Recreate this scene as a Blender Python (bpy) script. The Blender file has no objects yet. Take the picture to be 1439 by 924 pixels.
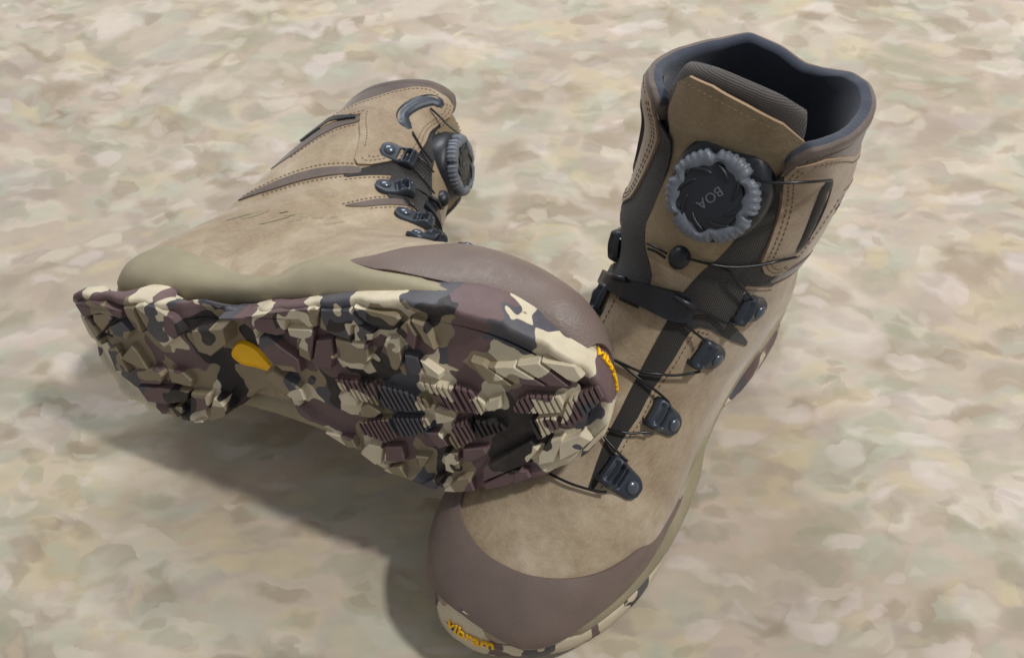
import bpy, bmesh, math, random
import numpy as np
from mathutils import Vector, Matrix, geometry
from mathutils.bvhtree import BVHTree

SC = bpy.context.scene
COL = SC.collection
CM = 0.01
# ------------------------------------------------------------------ camera
FPX, CH, PITCH, ROLL = 1229.70, 49.763, 0.98060, -0.00801
PW, PH = 1439.0, 924.0
_fw = np.array([0, math.cos(PITCH), -math.sin(PITCH)])
_up = np.array([0, math.sin(PITCH), math.cos(PITCH)])
_rt = np.array([1.0, 0, 0])
_rt, _up = _rt*math.cos(ROLL) + _up*math.sin(ROLL), _up*math.cos(ROLL) - _rt*math.sin(ROLL)
CAM = np.array([0, 0, CH])
cd = bpy.data.cameras.new('camera')
cam = bpy.data.objects.new('camera', cd)
COL.objects.link(cam)
cd.sensor_width = 36.0
cd.sensor_fit = 'HORIZONTAL'
cd.lens = FPX/PW*36.0
cam.matrix_world = Matrix(((_rt[0], _up[0], -_fw[0], 0), (_rt[1], _up[1], -_fw[1], 0),
                           (_rt[2], _up[2], -_fw[2], CH*CM), (0, 0, 0, 1)))
cd.clip_start = 0.02
cd.clip_end = 50
cd.dof.use_dof = True
cd.dof.focus_distance = 0.45
cd.dof.aperture_fstop = 14.0
SC.camera = cam

# ------------------------------------------------------------------ world and lamps
W = bpy.data.worlds.new('World')
SC.world = W
W.use_nodes = True
bg = W.node_tree.nodes['Background']
bg.inputs[0].default_value = (0.93, 0.95, 1.0, 1)
bg.inputs[1].default_value = 0.35


def area(name, loc, target, size, power, col):
    ld = bpy.data.lights.new(name, 'AREA')
    ld.shape = 'RECTANGLE'
    ld.size, ld.size_y = size
    ld.energy = power
    ld.color = col
    o = bpy.data.objects.new(name, ld)
    COL.objects.link(o)
    o.location = loc
    d = Vector(target) - Vector(loc)
    o.rotation_euler = d.to_track_quat('-Z', 'Y').to_euler()
    return o


area('ceiling_or_fill_light', (1.27, .38, 2.25), (0, .3, 0), (0.18, 0.18), 44, (1.0, .985, .962))
area('ceiling_or_fill_light', (-.25, 1.75, 1.35), (-.05, 1.0, 0), (1.2, 0.6), 24, (.93, .96, 1.0))  # added fill, not a real fixture: brightens the far ground
SC.view_settings.view_transform = 'Standard'
SC.view_settings.look = 'None'
SC.view_settings.exposure = -0.04
SC.view_settings.gamma = 1.0
SC.render.engine = 'CYCLES'
SC.cycles.max_bounces = 6


def ray(px, py):
    d = _fw*FPX + _rt*(px-719.5) - _up*(py-462.0)
    return CAM.copy(), d/np.linalg.norm(d)


def project(Pw):
    D = Pw - CAM
    z = D @ _fw
    return np.stack([719.5 + FPX*(D @ _rt)/z, 462 - FPX*(D @ _up)/z], -1), z


# ------------------------------------------------------------------ materials
def lin(r, g, b):
    f = lambda c: (c/255/12.92) if c/255 <= .04045 else ((c/255+.055)/1.055)**2.4
    return (f(r), f(g), f(b), 1)


class NT:
    def __init__(s, name):
        s.m = bpy.data.materials.new(name)
        s.m.use_nodes = True
        s.t = s.m.node_tree
        s.b = s.t.nodes['Principled BSDF']

    def n(s, typ, ins=None, **kw):
        nd = s.t.nodes.new('ShaderNode'+typ)
        for k, v in kw.items():
            setattr(nd, k, v)
        for k, v in (ins or {}).items():
            if isinstance(v, bpy.types.NodeSocket):
                s.t.links.new(v, nd.inputs[k])
            else:
                nd.inputs[k].default_value = v
        return nd

    def link(s, a, b):
        s.t.links.new(a, b)

    def coords(s, scale=(1, 1, 1), rot=(0, 0, 0), loc=(0, 0, 0)):
        tc = s.n('TexCoord')
        mp = s.n('Mapping', {'Vector': tc.outputs['Object'], 'Scale': scale, 'Rotation': rot, 'Location': loc})
        return mp.outputs[0]

    def noise(s, vec, scale, detail=2, rough=.5, dist=0):
        return s.n('TexNoise', {'Vector': vec, 'Scale': scale, 'Detail': detail, 'Roughness': rough, 'Distortion': dist})

    def mix(s, fac, a, b, mode='MIX'):
        nd = s.n('Mix', data_type='RGBA', blend_type=mode)
        for i, v in ((0, fac), (6, a), (7, b)):
            if isinstance(v, bpy.types.NodeSocket):
                s.t.links.new(v, nd.inputs[i])
            else:
                nd.inputs[i].default_value = v
        return nd.outputs[2]

    def ramp(s, fac, stops, interp='LINEAR'):
        r = s.n('ValToRGB', {'Fac': fac})
        r.color_ramp.interpolation = interp
        e = r.color_ramp.elements
        e[0].position, e[0].color = stops[0]
        e[1].position, e[1].color = stops[-1]
        for p, c in stops[1:-1]:
            x = e.new(p)
            x.color = c
        return r.outputs[0]

    def bump(s, h, strength, dist=.001):
        b = s.n('Bump', {'Height': h, 'Strength': strength, 'Distance': dist})
        s.link(b.outputs[0], s.b.inputs['Normal'])


def mono(v):
    return (v, v, v, 1)


def leather(name, c1, c2, c3, rough=.75):
    m = NT(name)
    v = m.coords()
    n1 = m.noise(v, 16, 4, .6, .8)
    n2 = m.noise(v, 80, 5, .65, .4)
    n3 = m.noise(v, 1500, 4, .65)
    nap = m.noise(m.n('Mapping', {'Vector': v, 'Scale': (1, 1, 3.0), 'Rotation': (.3, .5, 0)}).outputs[0], 260, 5, .7, .3)
    c = m.ramp(n1.outputs[0], [(.3, c1), (.5, c2), (.7, c3)])
    c = m.mix(m.ramp(n2.outputs[0], [(.38, mono(.0)), (.72, mono(.55))]), c, (c1[0]*.85, c1[1]*.82, c1[2]*.8, 1))
    c = m.mix(m.ramp(nap.outputs[0], [(.42, mono(0)), (.75, mono(.4))]), c, c3)
    c = m.mix(.35, c, n3.outputs[0], 'OVERLAY')
    m.link(c, m.b.inputs['Base Color'])
    m.b.inputs['Roughness'].default_value = rough
    m.b.inputs['Sheen Weight'].default_value = .25
    m.b.inputs['Specular IOR Level'].default_value = .3
    vo = m.n('TexVoronoi', {'Vector': v, 'Scale': 900})
    h = m.mix(.5, n3.outputs[0], vo.outputs[0])
    h2 = m.mix(.6, h, n2.outputs[0])
    m.bump(m.mix(.35, h2, nap.outputs[0]), .55, .0007)
    return m.m


def plain(name, col, rough=.5, metal=0, bump=0, scale=300, spec=.5, var=.15):
    m = NT(name)
    v = m.coords()
    n = m.noise(v, 60, 3)
    c = m.mix(m.ramp(n.outputs[0], [(.3, mono(0)), (.7, mono(1))]), col,
              (col[0]*(1-var), col[1]*(1-var), col[2]*(1-var), 1))
    m.link(c, m.b.inputs['Base Color'])
    r = m.ramp(m.noise(v, 120, 3).outputs[0], [(.3, mono(max(0, rough-.08))), (.7, mono(min(1, rough+.1)))])
    m.link(r, m.b.inputs['Roughness'])
    m.b.inputs['Metallic'].default_value = metal
    m.b.inputs['Specular IOR Level'].default_value = spec
    if bump:
        m.bump(m.noise(v, scale, 3).outputs[0], bump, .0005)
    return m.m


def fabric(name, col, col2, scale=900, bumpy=.8):
    m = NT(name)
    v = m.coords(rot=(0, .35, 0))
    w1 = m.n('TexWave', {'Vector': v, 'Scale': scale/4, 'Distortion': 1.0, 'Detail': 1}, wave_type='BANDS', bands_direction='Z')
    w2 = m.n('TexWave', {'Vector': v, 'Scale': scale/4, 'Distortion': 1.0, 'Detail': 1}, wave_type='BANDS', bands_direction='Y')
    h = m.mix(.5, w1.outputs[0], w2.outputs[0])
    n = m.noise(v, 70, 3)
    c = m.mix(h, col, col2)
    c = m.mix(m.ramp(n.outputs[0], [(.35, mono(0)), (.7, mono(.4))]), c, (col[0]*.7, col[1]*.7, col[2]*.7, 1))
    m.link(c, m.b.inputs['Base Color'])
    m.b.inputs['Roughness'].default_value = .85
    m.b.inputs['Sheen Weight'].default_value = .2
    m.bump(h, bumpy, .0006)
    return m.m


MAT = {}
MAT['tan'] = leather('nubuck_tan', lin(134, 112, 86), lin(160, 142, 115), lin(184, 168, 144))
MAT['tan2'] = leather('nubuck_panel', lin(132, 111, 87), lin(160, 141, 116), lin(182, 165, 142))
MAT['tongue'] = leather('nubuck_tongue', lin(118, 102, 76), lin(140, 123, 94), lin(162, 143, 112))
MAT['brown'] = leather('soft_brown_leather', lin(80, 68, 60), lin(96, 82, 73), lin(112, 98, 88), .6)
MAT['rand'] = plain('rubber_rand', lin(119, 103, 95), .44, 0, .45, 900, .4)
MAT['midsole'] = plain('khaki_midsole', lin(158, 148, 122), .62, 0, .15, 700, .35)
MAT['mesh'] = fabric('brown_mesh', lin(17, 15, 14), lin(52, 45, 38), 1500)
MAT['pad'] = fabric('collar_mesh', lin(44, 38, 34), lin(78, 68, 59), 1500)
MAT['lining'] = fabric('lining_fabric', lin(42, 48, 62), lin(56, 62, 76), 2600, .3)
MAT['metal'] = plain('gunmetal_guide', lin(52, 58, 67), .42, .3, .1, 400, .6)
MAT['rivet'] = plain('rivet_metal', lin(96, 102, 112), .26, .6)
MAT['black'] = plain('black_nylon', lin(26, 29, 36), .42, 0, .1, 500)
MAT['cable'] = plain('coated_cable', lin(26, 26, 30), .3, .3)
MAT['grip'] = plain('grey_rubber_grip', lin(108, 114, 122), .45, 0, .3, 600)
MAT['cap'] = plain('dial_cap', lin(30, 32, 39), .4, 0, .1, 500)
MAT['print'] = plain('grey_print', lin(104, 107, 114), .5)
MAT['yellow'] = plain('yellow_rubber', lin(255, 196, 12), .5, 0, .1, 300, .4, .06)
MAT['thread'] = plain('brown_thread', lin(112, 86, 68), .8)
MAT['edge'] = plain('cut_leather_edge', lin(168, 140, 112), .85)
MAT['ghost'] = plain('faded_print', lin(150, 137, 110), .8)

# ------------------------------------------------------------------ mesh helpers (cm in, metres out)


def new_obj(name, verts, faces, mat, parent=None, smooth=True, uv=None, side=1, auto=None):
    V = np.asarray(verts, float)*CM
    if side < 0:
        V = V*np.array([1, -1, 1])
        faces = [tuple(reversed(f)) for f in faces]
    me = bpy.data.meshes.new(name)
    me.from_pydata([tuple(v) for v in V], [], [tuple(f) for f in faces])
    me.validate()
    me.update()
    if isinstance(mat, (list, tuple)):
        for m_ in mat:
            me.materials.append(m_)
    else:
        me.materials.append(mat)
    if smooth:
        me.polygons.foreach_set('use_smooth', [True]*len(me.polygons))
    if auto:
        me.set_sharp_from_angle(angle=math.radians(auto))
    o = bpy.data.objects.new(name, me)
    COL.objects.link(o)
    o.parent = parent
    return o


def join(parts):
    V, F = [], []
    for v, f in parts:
        b = len(V)
        V += [tuple(p) for p in v]
        F += [tuple(i+b for i in q) for q in f]
    return V, F


def catmull(P, n=8, closed=False):
    P = np.asarray(P, float)
    N = len(P)
    out = []
    rng = range(N) if closed else range(N-1)
    for i in rng:
        if closed:
            a, b, c, d = P[(i-1) % N], P[i], P[(i+1) % N], P[(i+2) % N]
        else:
            a, b, c, d = P[max(i-1, 0)], P[i], P[i+1], P[min(i+2, N-1)]
        for k in range(n):
            t = k/n
            out.append(.5*((2*b)+(-a+c)*t+(2*a-5*b+4*c-d)*t*t+(-a+3*b-3*c+d)*t**3))
    if not closed:
        out.append(P[-1])
    return np.array(out)


def tube(path, r, seg=6, cap=True):
    P = np.asarray(path, float)
    n = len(P)
    T = np.gradient(P, axis=0)
    T /= np.linalg.norm(T, axis=1)[:, None]+1e-12
    up = np.array([.3, .2, .93])
    V, F = [], []
    u = np.cross(T[0], up)
    u /= np.linalg.norm(u)
    rr = np.full(n, r) if np.isscalar(r) else np.asarray(r)
    for i in range(n):
        u = u-T[i]*(u@T[i])
        u /= np.linalg.norm(u)+1e-12
        w = np.cross(T[i], u)
        for k in range(seg):
            a = 2*math.pi*k/seg
            V.append(P[i]+rr[i]*(math.cos(a)*u+math.sin(a)*w))
    for i in range(n-1):
        for k in range(seg):
            a, b = i*seg+k, i*seg+(k+1) % seg
            F.append((a, b, b+seg, a+seg))
    if cap:
        F.append(tuple(range(seg))[::-1])
        F.append(tuple(range((n-1)*seg, n*seg)))
    return V, F


# ------------------------------------------------------------------ the boot's last: a surface S(t, phi)
#  t runs from the toe (0) over the instep and up the shaft (13); phi is 0 at the front/top line,
#  +-pi at the sole/back line, positive on the lateral side
ROWS = np.array([
    [30.17, 3.43, 29.68, 2.20, 1.40, 1.49, -0.92, 0.80, 0.90, 1.00],
    [29.38, 5.14, 27.36, 1.98, 3.61, 3.60, -0.61, 0.70, 0.90, 1.10],
    [27.50, 6.67, 24.98, 1.86, 4.60, 4.95, -0.43, 0.60, 0.90, 1.30],
    [25.13, 7.84, 22.05, 1.62, 5.14, 5.59, -0.22, 0.50, 0.88, 1.50],
    [22.51, 9.19, 18.28, 1.58, 5.13, 5.66, -0.09, 0.45, 0.90, 1.50],
    [19.92, 10.76, 13.43, 1.72, 4.51, 4.98, -0.08, 0.45, 0.92, 1.40],
    [17.44, 12.53, 7.74, 1.89, 4.14, 4.66, -0.09, 0.50, 0.95, 1.25],
    [15.62, 14.32, 2.44, 1.95, 4.27, 4.81, 0.02, 0.60, 0.95, 1.10],
    [14.34, 16.01, -0.23, 3.48, 4.45, 4.96, 0.12, 0.75, 0.95, 1.00],
    [13.67, 17.77, 0.16, 6.87, 4.42, 5.08, -0.11, 0.85, 0.93, 1.00],
    [12.97, 19.71, 1.18, 11.25, 4.58, 4.95, 0.17, 0.90, 0.90, 1.00],
    [11.78, 21.53, 1.85, 15.68, 4.69, 5.09, 0.18, 0.90, 0.88, 1.00],
    [12.04, 23.45, 2.08, 19.21, 4.60, 5.28, 0.06, 0.90, 0.85, 1.00],
    [12.05, 24.85, 2.40, 21.64, 4.50, 5.02, 0.12, 0.90, 0.85, 1.00],
    [12.00, 26.20, 2.34, 23.31, 4.60, 4.95, 0.10, 0.90, 0.85, 1.00],
    [12.00, 27.90, 2.34, 24.90, 4.60, 4.95, 0.10, 0.90, 0.85, 1.00],
])


def rowat(t):
    t = np.clip(np.asarray(t, float), 0, len(ROWS)-1.001)
    i = t.astype(int)
    f = (t-i)[..., None]
    g = lambda j: ROWS[np.clip(j, 0, len(ROWS)-1)]
    a, b, c, d = g(i-1), g(i), g(i+1), g(i+2)
    return .5*((2*b)+(-a+c)*f+(2*a-5*b+4*c-d)*f*f+(-a+3*b-3*c+d)*f**3)


BEND = [np.zeros(3)]      # how far this boot's soft shaft leans (cm at the collar)


def S0(t, ph):
    t, ph = np.broadcast_arrays(np.asarray(t, float), np.asarray(ph, float))
    r = rowat(t)
    Fx, Fz, Bx, Bz, Wl, Wm, yc, eb, ef, k = np.moveaxis(r, -1, 0)
    c, s = np.cos(ph), np.sin(ph)
    bl = 1/(1+np.exp(c*6))           # 0 front, 1 back
    e = ef*(1-bl)+eb*bl
    cc = np.sign(c)*np.abs(c)**e
    ss = np.abs(s)**e
    h = ((1+cc)/2)**k
    Wd = np.where(s >= 0, Wl, Wm)
    y = np.sign(s)*Wd*ss+yc
    X = np.stack([Bx+(Fx-Bx)*h, y, Bz+(Fz-Bz)*h], -1)
    return X+(np.clip((X[..., 2]-11)/13, 0, 1.3)**1.3)[..., None]*BEND[0]


def SN(t, ph):
    t, ph = np.broadcast_arrays(np.asarray(t, float), np.asarray(ph, float))
    e = .03
    dt = S0(np.minimum(t+e, 14.9), ph)-S0(np.maximum(t-e, .02), ph)
    dp = S0(t, ph+e)-S0(t, ph-e)
    n = np.cross(dt, dp)
    n /= np.linalg.norm(n, axis=-1)[..., None]+1e-12
    r = rowat(t)
    ctr = np.stack([(r[..., 0]+r[..., 2])/2, r[..., 6], (r[..., 1]+r[..., 3])/2], -1)
    sg = np.sign(((S0(t, ph)-ctr)*n).sum(-1))
    return n*sg[..., None]


def S(t, ph, off=0.0):
    return S0(t, ph)+SN(t, ph)*np.asarray(off)[..., None]


class Pose:
    def __init__(s, R, T, side, bend=(0, 0, 0)):
        s.bend = np.array(bend, float)
        s.use()
        s.R, s.T, s.side = np.array(R, float), np.array(T, float), side
        tt, pp = np.meshgrid(np.arange(0.1, 13.9, .06), np.arange(-math.pi, math.pi, .03), indexing='ij')
        s.tt, s.pp = tt.ravel(), pp.ravel()
        s.P = s.world(S0(s.tt, s.pp))
        N = s.dirw(SN(s.tt, s.pp))
        s.px, s.z = project(s.P)
        s.ff = ((CAM-s.P)*N).sum(-1) > 0

    def use(s):
        BEND[0] = s.bend

    def world(s, X):
        return (np.asarray(X)*np.array([1, s.side, 1])) @ s.R.T+s.T

    def dirw(s, X):
        return (np.asarray(X)*np.array([1, s.side, 1])) @ s.R.T

    def local(s, Wp):
        return ((np.asarray(Wp)-s.T) @ s.R)*np.array([1, s.side, 1])

    def lray(s, px, py):
        o, d = ray(px, py)
        return s.local(o), (d @ s.R)*np.array([1, s.side, 1])

    def pick(s, px, py):
        d = np.hypot(s.px[:, 0]-px, s.px[:, 1]-py)
        d = np.where(s.ff, d, 1e9)
        dm = d.min()
        cand = d < dm+3
        zz = np.where(cand, s.z, 1e9)
        cand &= s.z < zz.min()+1.2
        i = np.argmin(np.where(cand, d, 1e9))
        t, p = s.tt[i], s.pp[i]
        if dm < 6:
            for _ in range(6):
                e = .01
                q0 = project(s.world(S0(t, p)))[0]
                qt = (project(s.world(S0(t+e, p)))[0]-q0)/e
                qp = (project(s.world(S0(t, p+e)))[0]-q0)/e
                A = np.stack([qt, qp], 1)
                if abs(np.linalg.det(A)) < 30:
                    break
                st = np.linalg.solve(A, np.array([px, py])-q0)
                st = np.clip(st, -.15, .15)
                t = float(np.clip(t+st[0], .05, 13.8))
                p = float(p+st[1])
        return t, p

    def pick_fn(s, fn, px, py, t0, t1, p1=1.1):
        tt, pp = np.meshgrid(np.linspace(t0, t1, 160), np.linspace(-p1, p1, 160), indexing='ij')
        q = project(s.world(fn(tt.ravel(), pp.ravel())))[0]
        i = np.hypot(q[:, 0]-px, q[:, 1]-py).argmin()
        return float(tt.ravel()[i]), float(pp.ravel()[i])

    def picks(s, L):
        return np.array([s.pick(*q) for q in L])


def matrix(R, T):
    M = Matrix.Identity(4)
    for i in range(3):
        for j in range(3):
            M[i][j] = R[i][j]
        M[i][3] = T[i]*CM
    return M


_a = math.radians(-125.443)
RU = [[math.cos(_a), -math.sin(_a), 0], [math.sin(_a), math.cos(_a), 0], [0, 0, 1]]
RL = [[0.91874, 0.13561, 0.37084], [-0.28954, -0.40722, 0.86622], [0.26848, -0.90321, -0.33486]]
_u, _s, _v = np.linalg.svd(np.array(RL))
RL = _u @ _v
PU = Pose(RU, (15.567, 36.462, 0), 1)
PL = Pose(RL, (-24.406, 27.082, 7.563), -1, (2.05, 3.05, 0.5))


def fill_tp(poly, step=.3):
    """triangulate a polygon in (t, phi); returns 2D verts, tris, boundary loop"""
    sc = np.array([2.2, 4.6])
    Q = poly*sc
    out = []
    n = len(Q)
    for i in range(n):
        a, b = Q[i], Q[(i+1) % n]
        k = max(1, int(np.linalg.norm(b-a)/step))
        for j in range(k):
            out.append(a+(b-a)*j/k)
    B = np.array(out)
    nb = len(B)
    lo, hi = B.min(0), B.max(0)
    gx, gy = np.meshgrid(np.arange(lo[0], hi[0], step), np.arange(lo[1], hi[1], step))
    G = np.stack([gx.ravel(), gy.ravel()], 1)
    ins = inside(G, B)
    dist = np.min(np.hypot(G[:, None, 0]-B[None, :, 0], G[:, None, 1]-B[None, :, 1]), 1) if len(G) else np.zeros(0)
    G = G[ins & (dist > step*.45)]
    pts = [Vector(p) for p in np.concatenate([B, G])]
    edges = [(i, (i+1) % nb) for i in range(nb)]
    vo, eo, fo, ov, oe, of = geometry.delaunay_2d_cdt(pts, edges, [], 1, 1e-5)
    Vv = np.array([[p.x, p.y] for p in vo])
    # boundary edges
    cnt = {}
    for f in fo:
        for i in range(len(f)):
            e = (f[i], f[(i+1) % len(f)])
            cnt[e] = 1
    bnd = [e for e in cnt if (e[1], e[0]) not in cnt]
    return Vv/sc, [tuple(f) for f in fo], bnd


def inside(G, B):
    x, y = G[:, 0], G[:, 1]
    ins = np.zeros(len(G), bool)
    n = len(B)
    for i in range(n):
        x1, y1 = B[i]
        x2, y2 = B[(i+1) % n]
        c = ((y1 > y) != (y2 > y)) & (x < (x2-x1)*(y-y1)/((y2-y1) or 1e-12)+x1)
        ins ^= c
    return ins


def patch(name, poly, off, mat, pose, parent, thick=.15, step=.3, thickfn=None, edge=None):
    V2, F, bnd = fill_tp(np.asarray(poly), step)
    o = np.full(len(V2), off)
    if thickfn is not None:
        o = thickfn(V2[:, 0], V2[:, 1])
    top = S(V2[:, 0], V2[:, 1], o)
    V = list(top)
    # orient faces outwards
    N = SN(V2[:, 0], V2[:, 1])
    acc = 0
    for f in F[::7]:
        a, b, c = top[f[0]], top[f[1]], top[f[2]]
        acc += np.dot(np.cross(b-a, c-a), N[f[0]])
    flip = acc < 0
    if flip:
        F = [tuple(reversed(f)) for f in F]
        bnd = [(b, a) for a, b in bnd]
    ids = {}
    for a, b in bnd:
        for q in (a, b):
            if q not in ids:
                ids[q] = len(V)
                V.append(S(V2[q, 0], V2[q, 1], o[q]-thick))
    nf = len(F)
    for a, b in bnd:
        F.append((b, a, ids[a], ids[b]))
    ob = new_obj(name, V, F, mat if edge is None else [mat, edge], parent, True, side=pose.side, auto=50)
    if edge is not None:
        for i, p in enumerate(ob.data.polygons):
            if i >= nf:
                p.material_index = 1
    return ob


def empty(name, M, label, cat, group=None):
    o = bpy.data.objects.new(name, None)
    o.empty_display_size = .02
    COL.objects.link(o)
    o.matrix_world = M
    o['label'] = label
    o['category'] = cat
    if group:
        o['group'] = group
    return o

#@@BODY

# ------------------------------------------------------------------ outsole profile (plan outline, rocker)
OUT_C = np.array([(-0.75, 0.3), (-0.7, 2.4), (1.2, 3.6), (4.96, 3.6), (8.28, 3.45), (10.98, 3.15), (13.99, 3.75), (16.99, 4.4), (19.99, 4.85), (23.01, 4.75), (26.01, 3.95), (28.49, 2.4), (30.06, 0.82), (30.51, -0.98), (30.03, -2.72), (28.26, -4.35), (25.42, -5.65), (22.08, -6.47), (18.71, -5.85), (15.2, -3.6), (11.5, -1.95), (8.5, -3.7), (5.11, -4.44), (1.5, -3.5), (-0.2, -1.95)], float)
OUT = catmull(OUT_C, 8, True)


def outn(C):
    d = np.roll(C, -1, 0)-np.roll(C, 1, 0)
    n = np.stack([-d[:, 1], d[:, 0]], 1)
    n /= np.linalg.norm(n, axis=1)[:, None]
    return n          # outline runs lateral side first (clockwise seen from above): outward = left of travel


ONRM = outn(OUT)
# the standing boot's sole spreads a little on its outer edge under load
_w = OUT_C.copy()
_w[5:12, 1] = [3.75, 4.25, 5.1, 5.6, 5.5, 4.65, 3.0]
_w[[0, 1, 2, 3, 4, 23, 24]] = [(-.1, .38), (-.1, 2.6), (1.7, 4.1), (4.9, 4.35), (8.2, 4.05), (2.3, -3.4), (.6, -1.8)]
OUTS = {-1: OUT, 1: catmull(_w, 8, True)}


def use_outline(side):
    global OUT, ONRM
    OUT = OUTS[side]
    ONRM = outn(OUT)


def spring(x):
    return 1.5*np.maximum(0, (x-20.5)/10)**2+.5*np.maximum(0, (2.0-x)/2)**2


def zbase(x):
    """bottom skin of the outsole between the lugs"""
    w = 1/(1+np.exp(-(x-8.6)*6))*1/(1+np.exp((x-13.2)*2.2))
    return .46+spring(x)+.6*w


def ztop(x):
    return 1.75+.55*spring(x)+2.1*np.clip((x-26.5)/3.6, 0, 1.2)**1.5


def sheet_z(loop, zfun, step=.45):
    n = len(loop)
    lo, hi = loop.min(0), loop.max(0)
    gx, gy = np.meshgrid(np.arange(lo[0], hi[0], step), np.arange(lo[1], hi[1], step))
    G = np.stack([gx.ravel(), gy.ravel()], 1)
    d = np.min(np.hypot(G[:, None, 0]-loop[None, :, 0], G[:, None, 1]-loop[None, :, 1]), 1)
    G = G[inside(G, loop) & (d > step*.5)]
    pts = [Vector(p) for p in np.concatenate([loop, G])]
    vo, eo, fo, _, _, _ = geometry.delaunay_2d_cdt(pts, [(i, (i+1) % n) for i in range(n)], [], 1, 1e-6)
    V = np.array([[p.x, p.y] for p in vo])
    return V, [tuple(f) for f in fo]



HMAX = 2.2


def outsole_uv(V):
    """unfold the side walls outwards so that the printed pattern wraps over the edge"""
    V = np.asarray(V)
    P = V[:, :2]
    d = np.hypot(P[:, None, 0]-OUT[None, :, 0], P[:, None, 1]-OUT[None, :, 1])
    j = d.argmin(1)
    sd = ((P-OUT[j])*ONRM[j]).sum(1)
    h = V[:, 2]-spring(V[:, 0])-.5
    w = np.clip((sd+.45)/.35, 0, 1)*np.clip(h, 0, HMAX)
    return P+ONRM[j]*w[:, None]


UX0, UX1, UY0, UY1, UN = -3.5, 34.5, -10.5, 10.5, 42


def set_uv(o, V):
    uv = outsole_uv(V)
    uv = np.column_stack([(uv[:, 0]-UX0)/(UX1-UX0), (uv[:, 1]-UY0)/(UY1-UY0)])
    me = o.data
    ul = me.uv_layers.new(name='unfold')
    idx = np.empty(len(me.loops), int)
    me.loops.foreach_get('vertex_index', idx)
    ul.data.foreach_set('uv', uv[idx].ravel())


def sole_hit(pose, px, py):
    """canonical point of the outsole seen at that pixel: ground-facing side or side wall"""
    o, d = pose.lray(px, py)
    p = o
    for _ in range(8):
        p = o+d*((spring(p[0])-o[2])/d[2])
    if inside(p[None, :2], OUT)[0]:
        return np.array([p[0], p[1], spring(p[0])])
    best = None
    for z in np.arange(0, 5, .05):
        q = o+d*((z-o[2])/d[2])
        if inside(q[None, :2], OUT)[0]:
            best = q
            break
    if best is None:
        i = np.hypot(OUT[:, 0]-p[0], OUT[:, 1]-p[1]).argmin()
        best = np.array([OUT[i, 0], OUT[i, 1], spring(OUT[i, 0])+.3])
    return best


ZO = {'A': (300, 370, 4.4), 'B': (400, 320, 2.31), 'C': (90, 330, 5.435), 'D': (150, 460, 4.8), 'T': (590, 820, 7.2),
      'P': (0, 0, 1)}


def zo(z, x, y):
    a = ZO[z]
    return a[0]+x/a[2], a[1]+y/a[2]


SEEDS_L = {
'C': "60,540,P 330,400,C 380,480,P 300,520,P 440,620,P 280,630,O 160,690,O 420,720,G 250,760,K 340,840,O 500,590,O 560,540,C 630,600,G 690,700,G 740,560,C 740,780,C 700,740,C 850,720,P 850,340,P 770,380,C 820,440,P 940,460,G 1050,460,C 1150,480,G 900,560,P 1130,560,O 1050,640,K 1150,730,O 1120,800,O 1330,600,P 1200,640,G 980,750,K 1380,760,C",
'D': "60,200,G 130,220,O 200,150,O 240,250,O 300,200,P 160,250,K 330,120,O 480,240,P 460,330,O 540,370,O 350,430,P 480,470,K 230,430,G 300,480,P 450,580,O 530,560,K 640,520,P 740,530,C 780,580,O 640,670,C 720,670,O 620,580,P 700,120,O 720,180,O 650,40,K 760,30,O 850,80,K 700,280,K 900,400,O 860,350,O 950,470,O 800,460,K 950,60,P 1060,230,C 1120,330,O 1180,360,O 1260,400,G 1310,470,C 1060,110,G 1130,180,P 1250,240,P 1230,330,O 1340,130,C 860,540,K",
'A': "60,230,G 40,300,K 150,360,P 150,280,G 340,170,C 420,130,C 330,260,C 450,210,P 480,300,P 590,240,C 620,320,O 380,320,P 300,330,P 420,370,K 500,380,C 470,420,C 440,460,P 560,500,C 560,570,O 330,500,G 400,570,P 480,640,P 750,180,G 770,240,G 700,300,G 760,360,K 800,430,G 900,180,C 960,230,C 1050,230,C 1050,330,O 1150,230,C 950,400,G 1030,410,K 900,430,C 950,450,C 700,480,P 680,570,P 680,640,P 820,510,O 900,560,O 790,600,C 870,640,C 1000,550,P 1080,520,C 1100,600,O 1110,490,C 1000,650,K 880,700,K 1220,260,G 1300,330,K 1260,310,G 1190,430,P 1220,520,P 1250,380,O 1330,430,O 1360,480,G 1200,600,G 1270,650,G 1320,600,C 1400,660,C 1340,690,C 830,740,P 930,790,P 1080,800,G 1150,850,G 820,850,C 880,860,C 1000,870,O 620,790,G 520,840,C 450,700,O 380,700,C 560,740,O",
'B': "450,260,G 560,290,P 600,310,P 660,310,P 720,320,G 790,340,G 850,310,G 940,320,G 700,370,G 780,370,G 800,295,C 870,365,C 1000,330,C 920,400,C 780,450,C 700,460,C 950,450,C 870,490,P 1010,430,P 1050,400,P 1060,520,P 980,380,C 640,480,O 560,440,P 500,420,G 590,400,P 480,450,O 600,520,P 620,570,C 660,570,C 720,545,O 830,515,P 760,570,P 830,570,C 890,570,C 980,560,P 920,620,P 840,660,C 780,640,K 730,620,K 1020,620,G 960,690,C 900,720,C 1040,650,C 860,700,K 840,740,C 760,740,K 700,760,K 640,740,P 590,740,P 740,820,P 760,815,C 830,800,P 660,830,P 540,760,C 540,700,O 520,600,O 480,630,C 470,690,P 490,720,K 440,760,O 520,780,K 440,820,G 490,850,G 560,860,C 590,830,O 620,860,P 360,740,P 280,750,C 300,720,C 330,800,C 370,800,O 290,790,K 230,700,O 140,680,C 100,640,P 170,640,P 270,600,O 200,560,C 210,500,P 350,550,G 300,660,P 410,640,G 560,580,P 580,670,P 660,660,K 120,520,K 60,540,C 30,500,O"}
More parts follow.
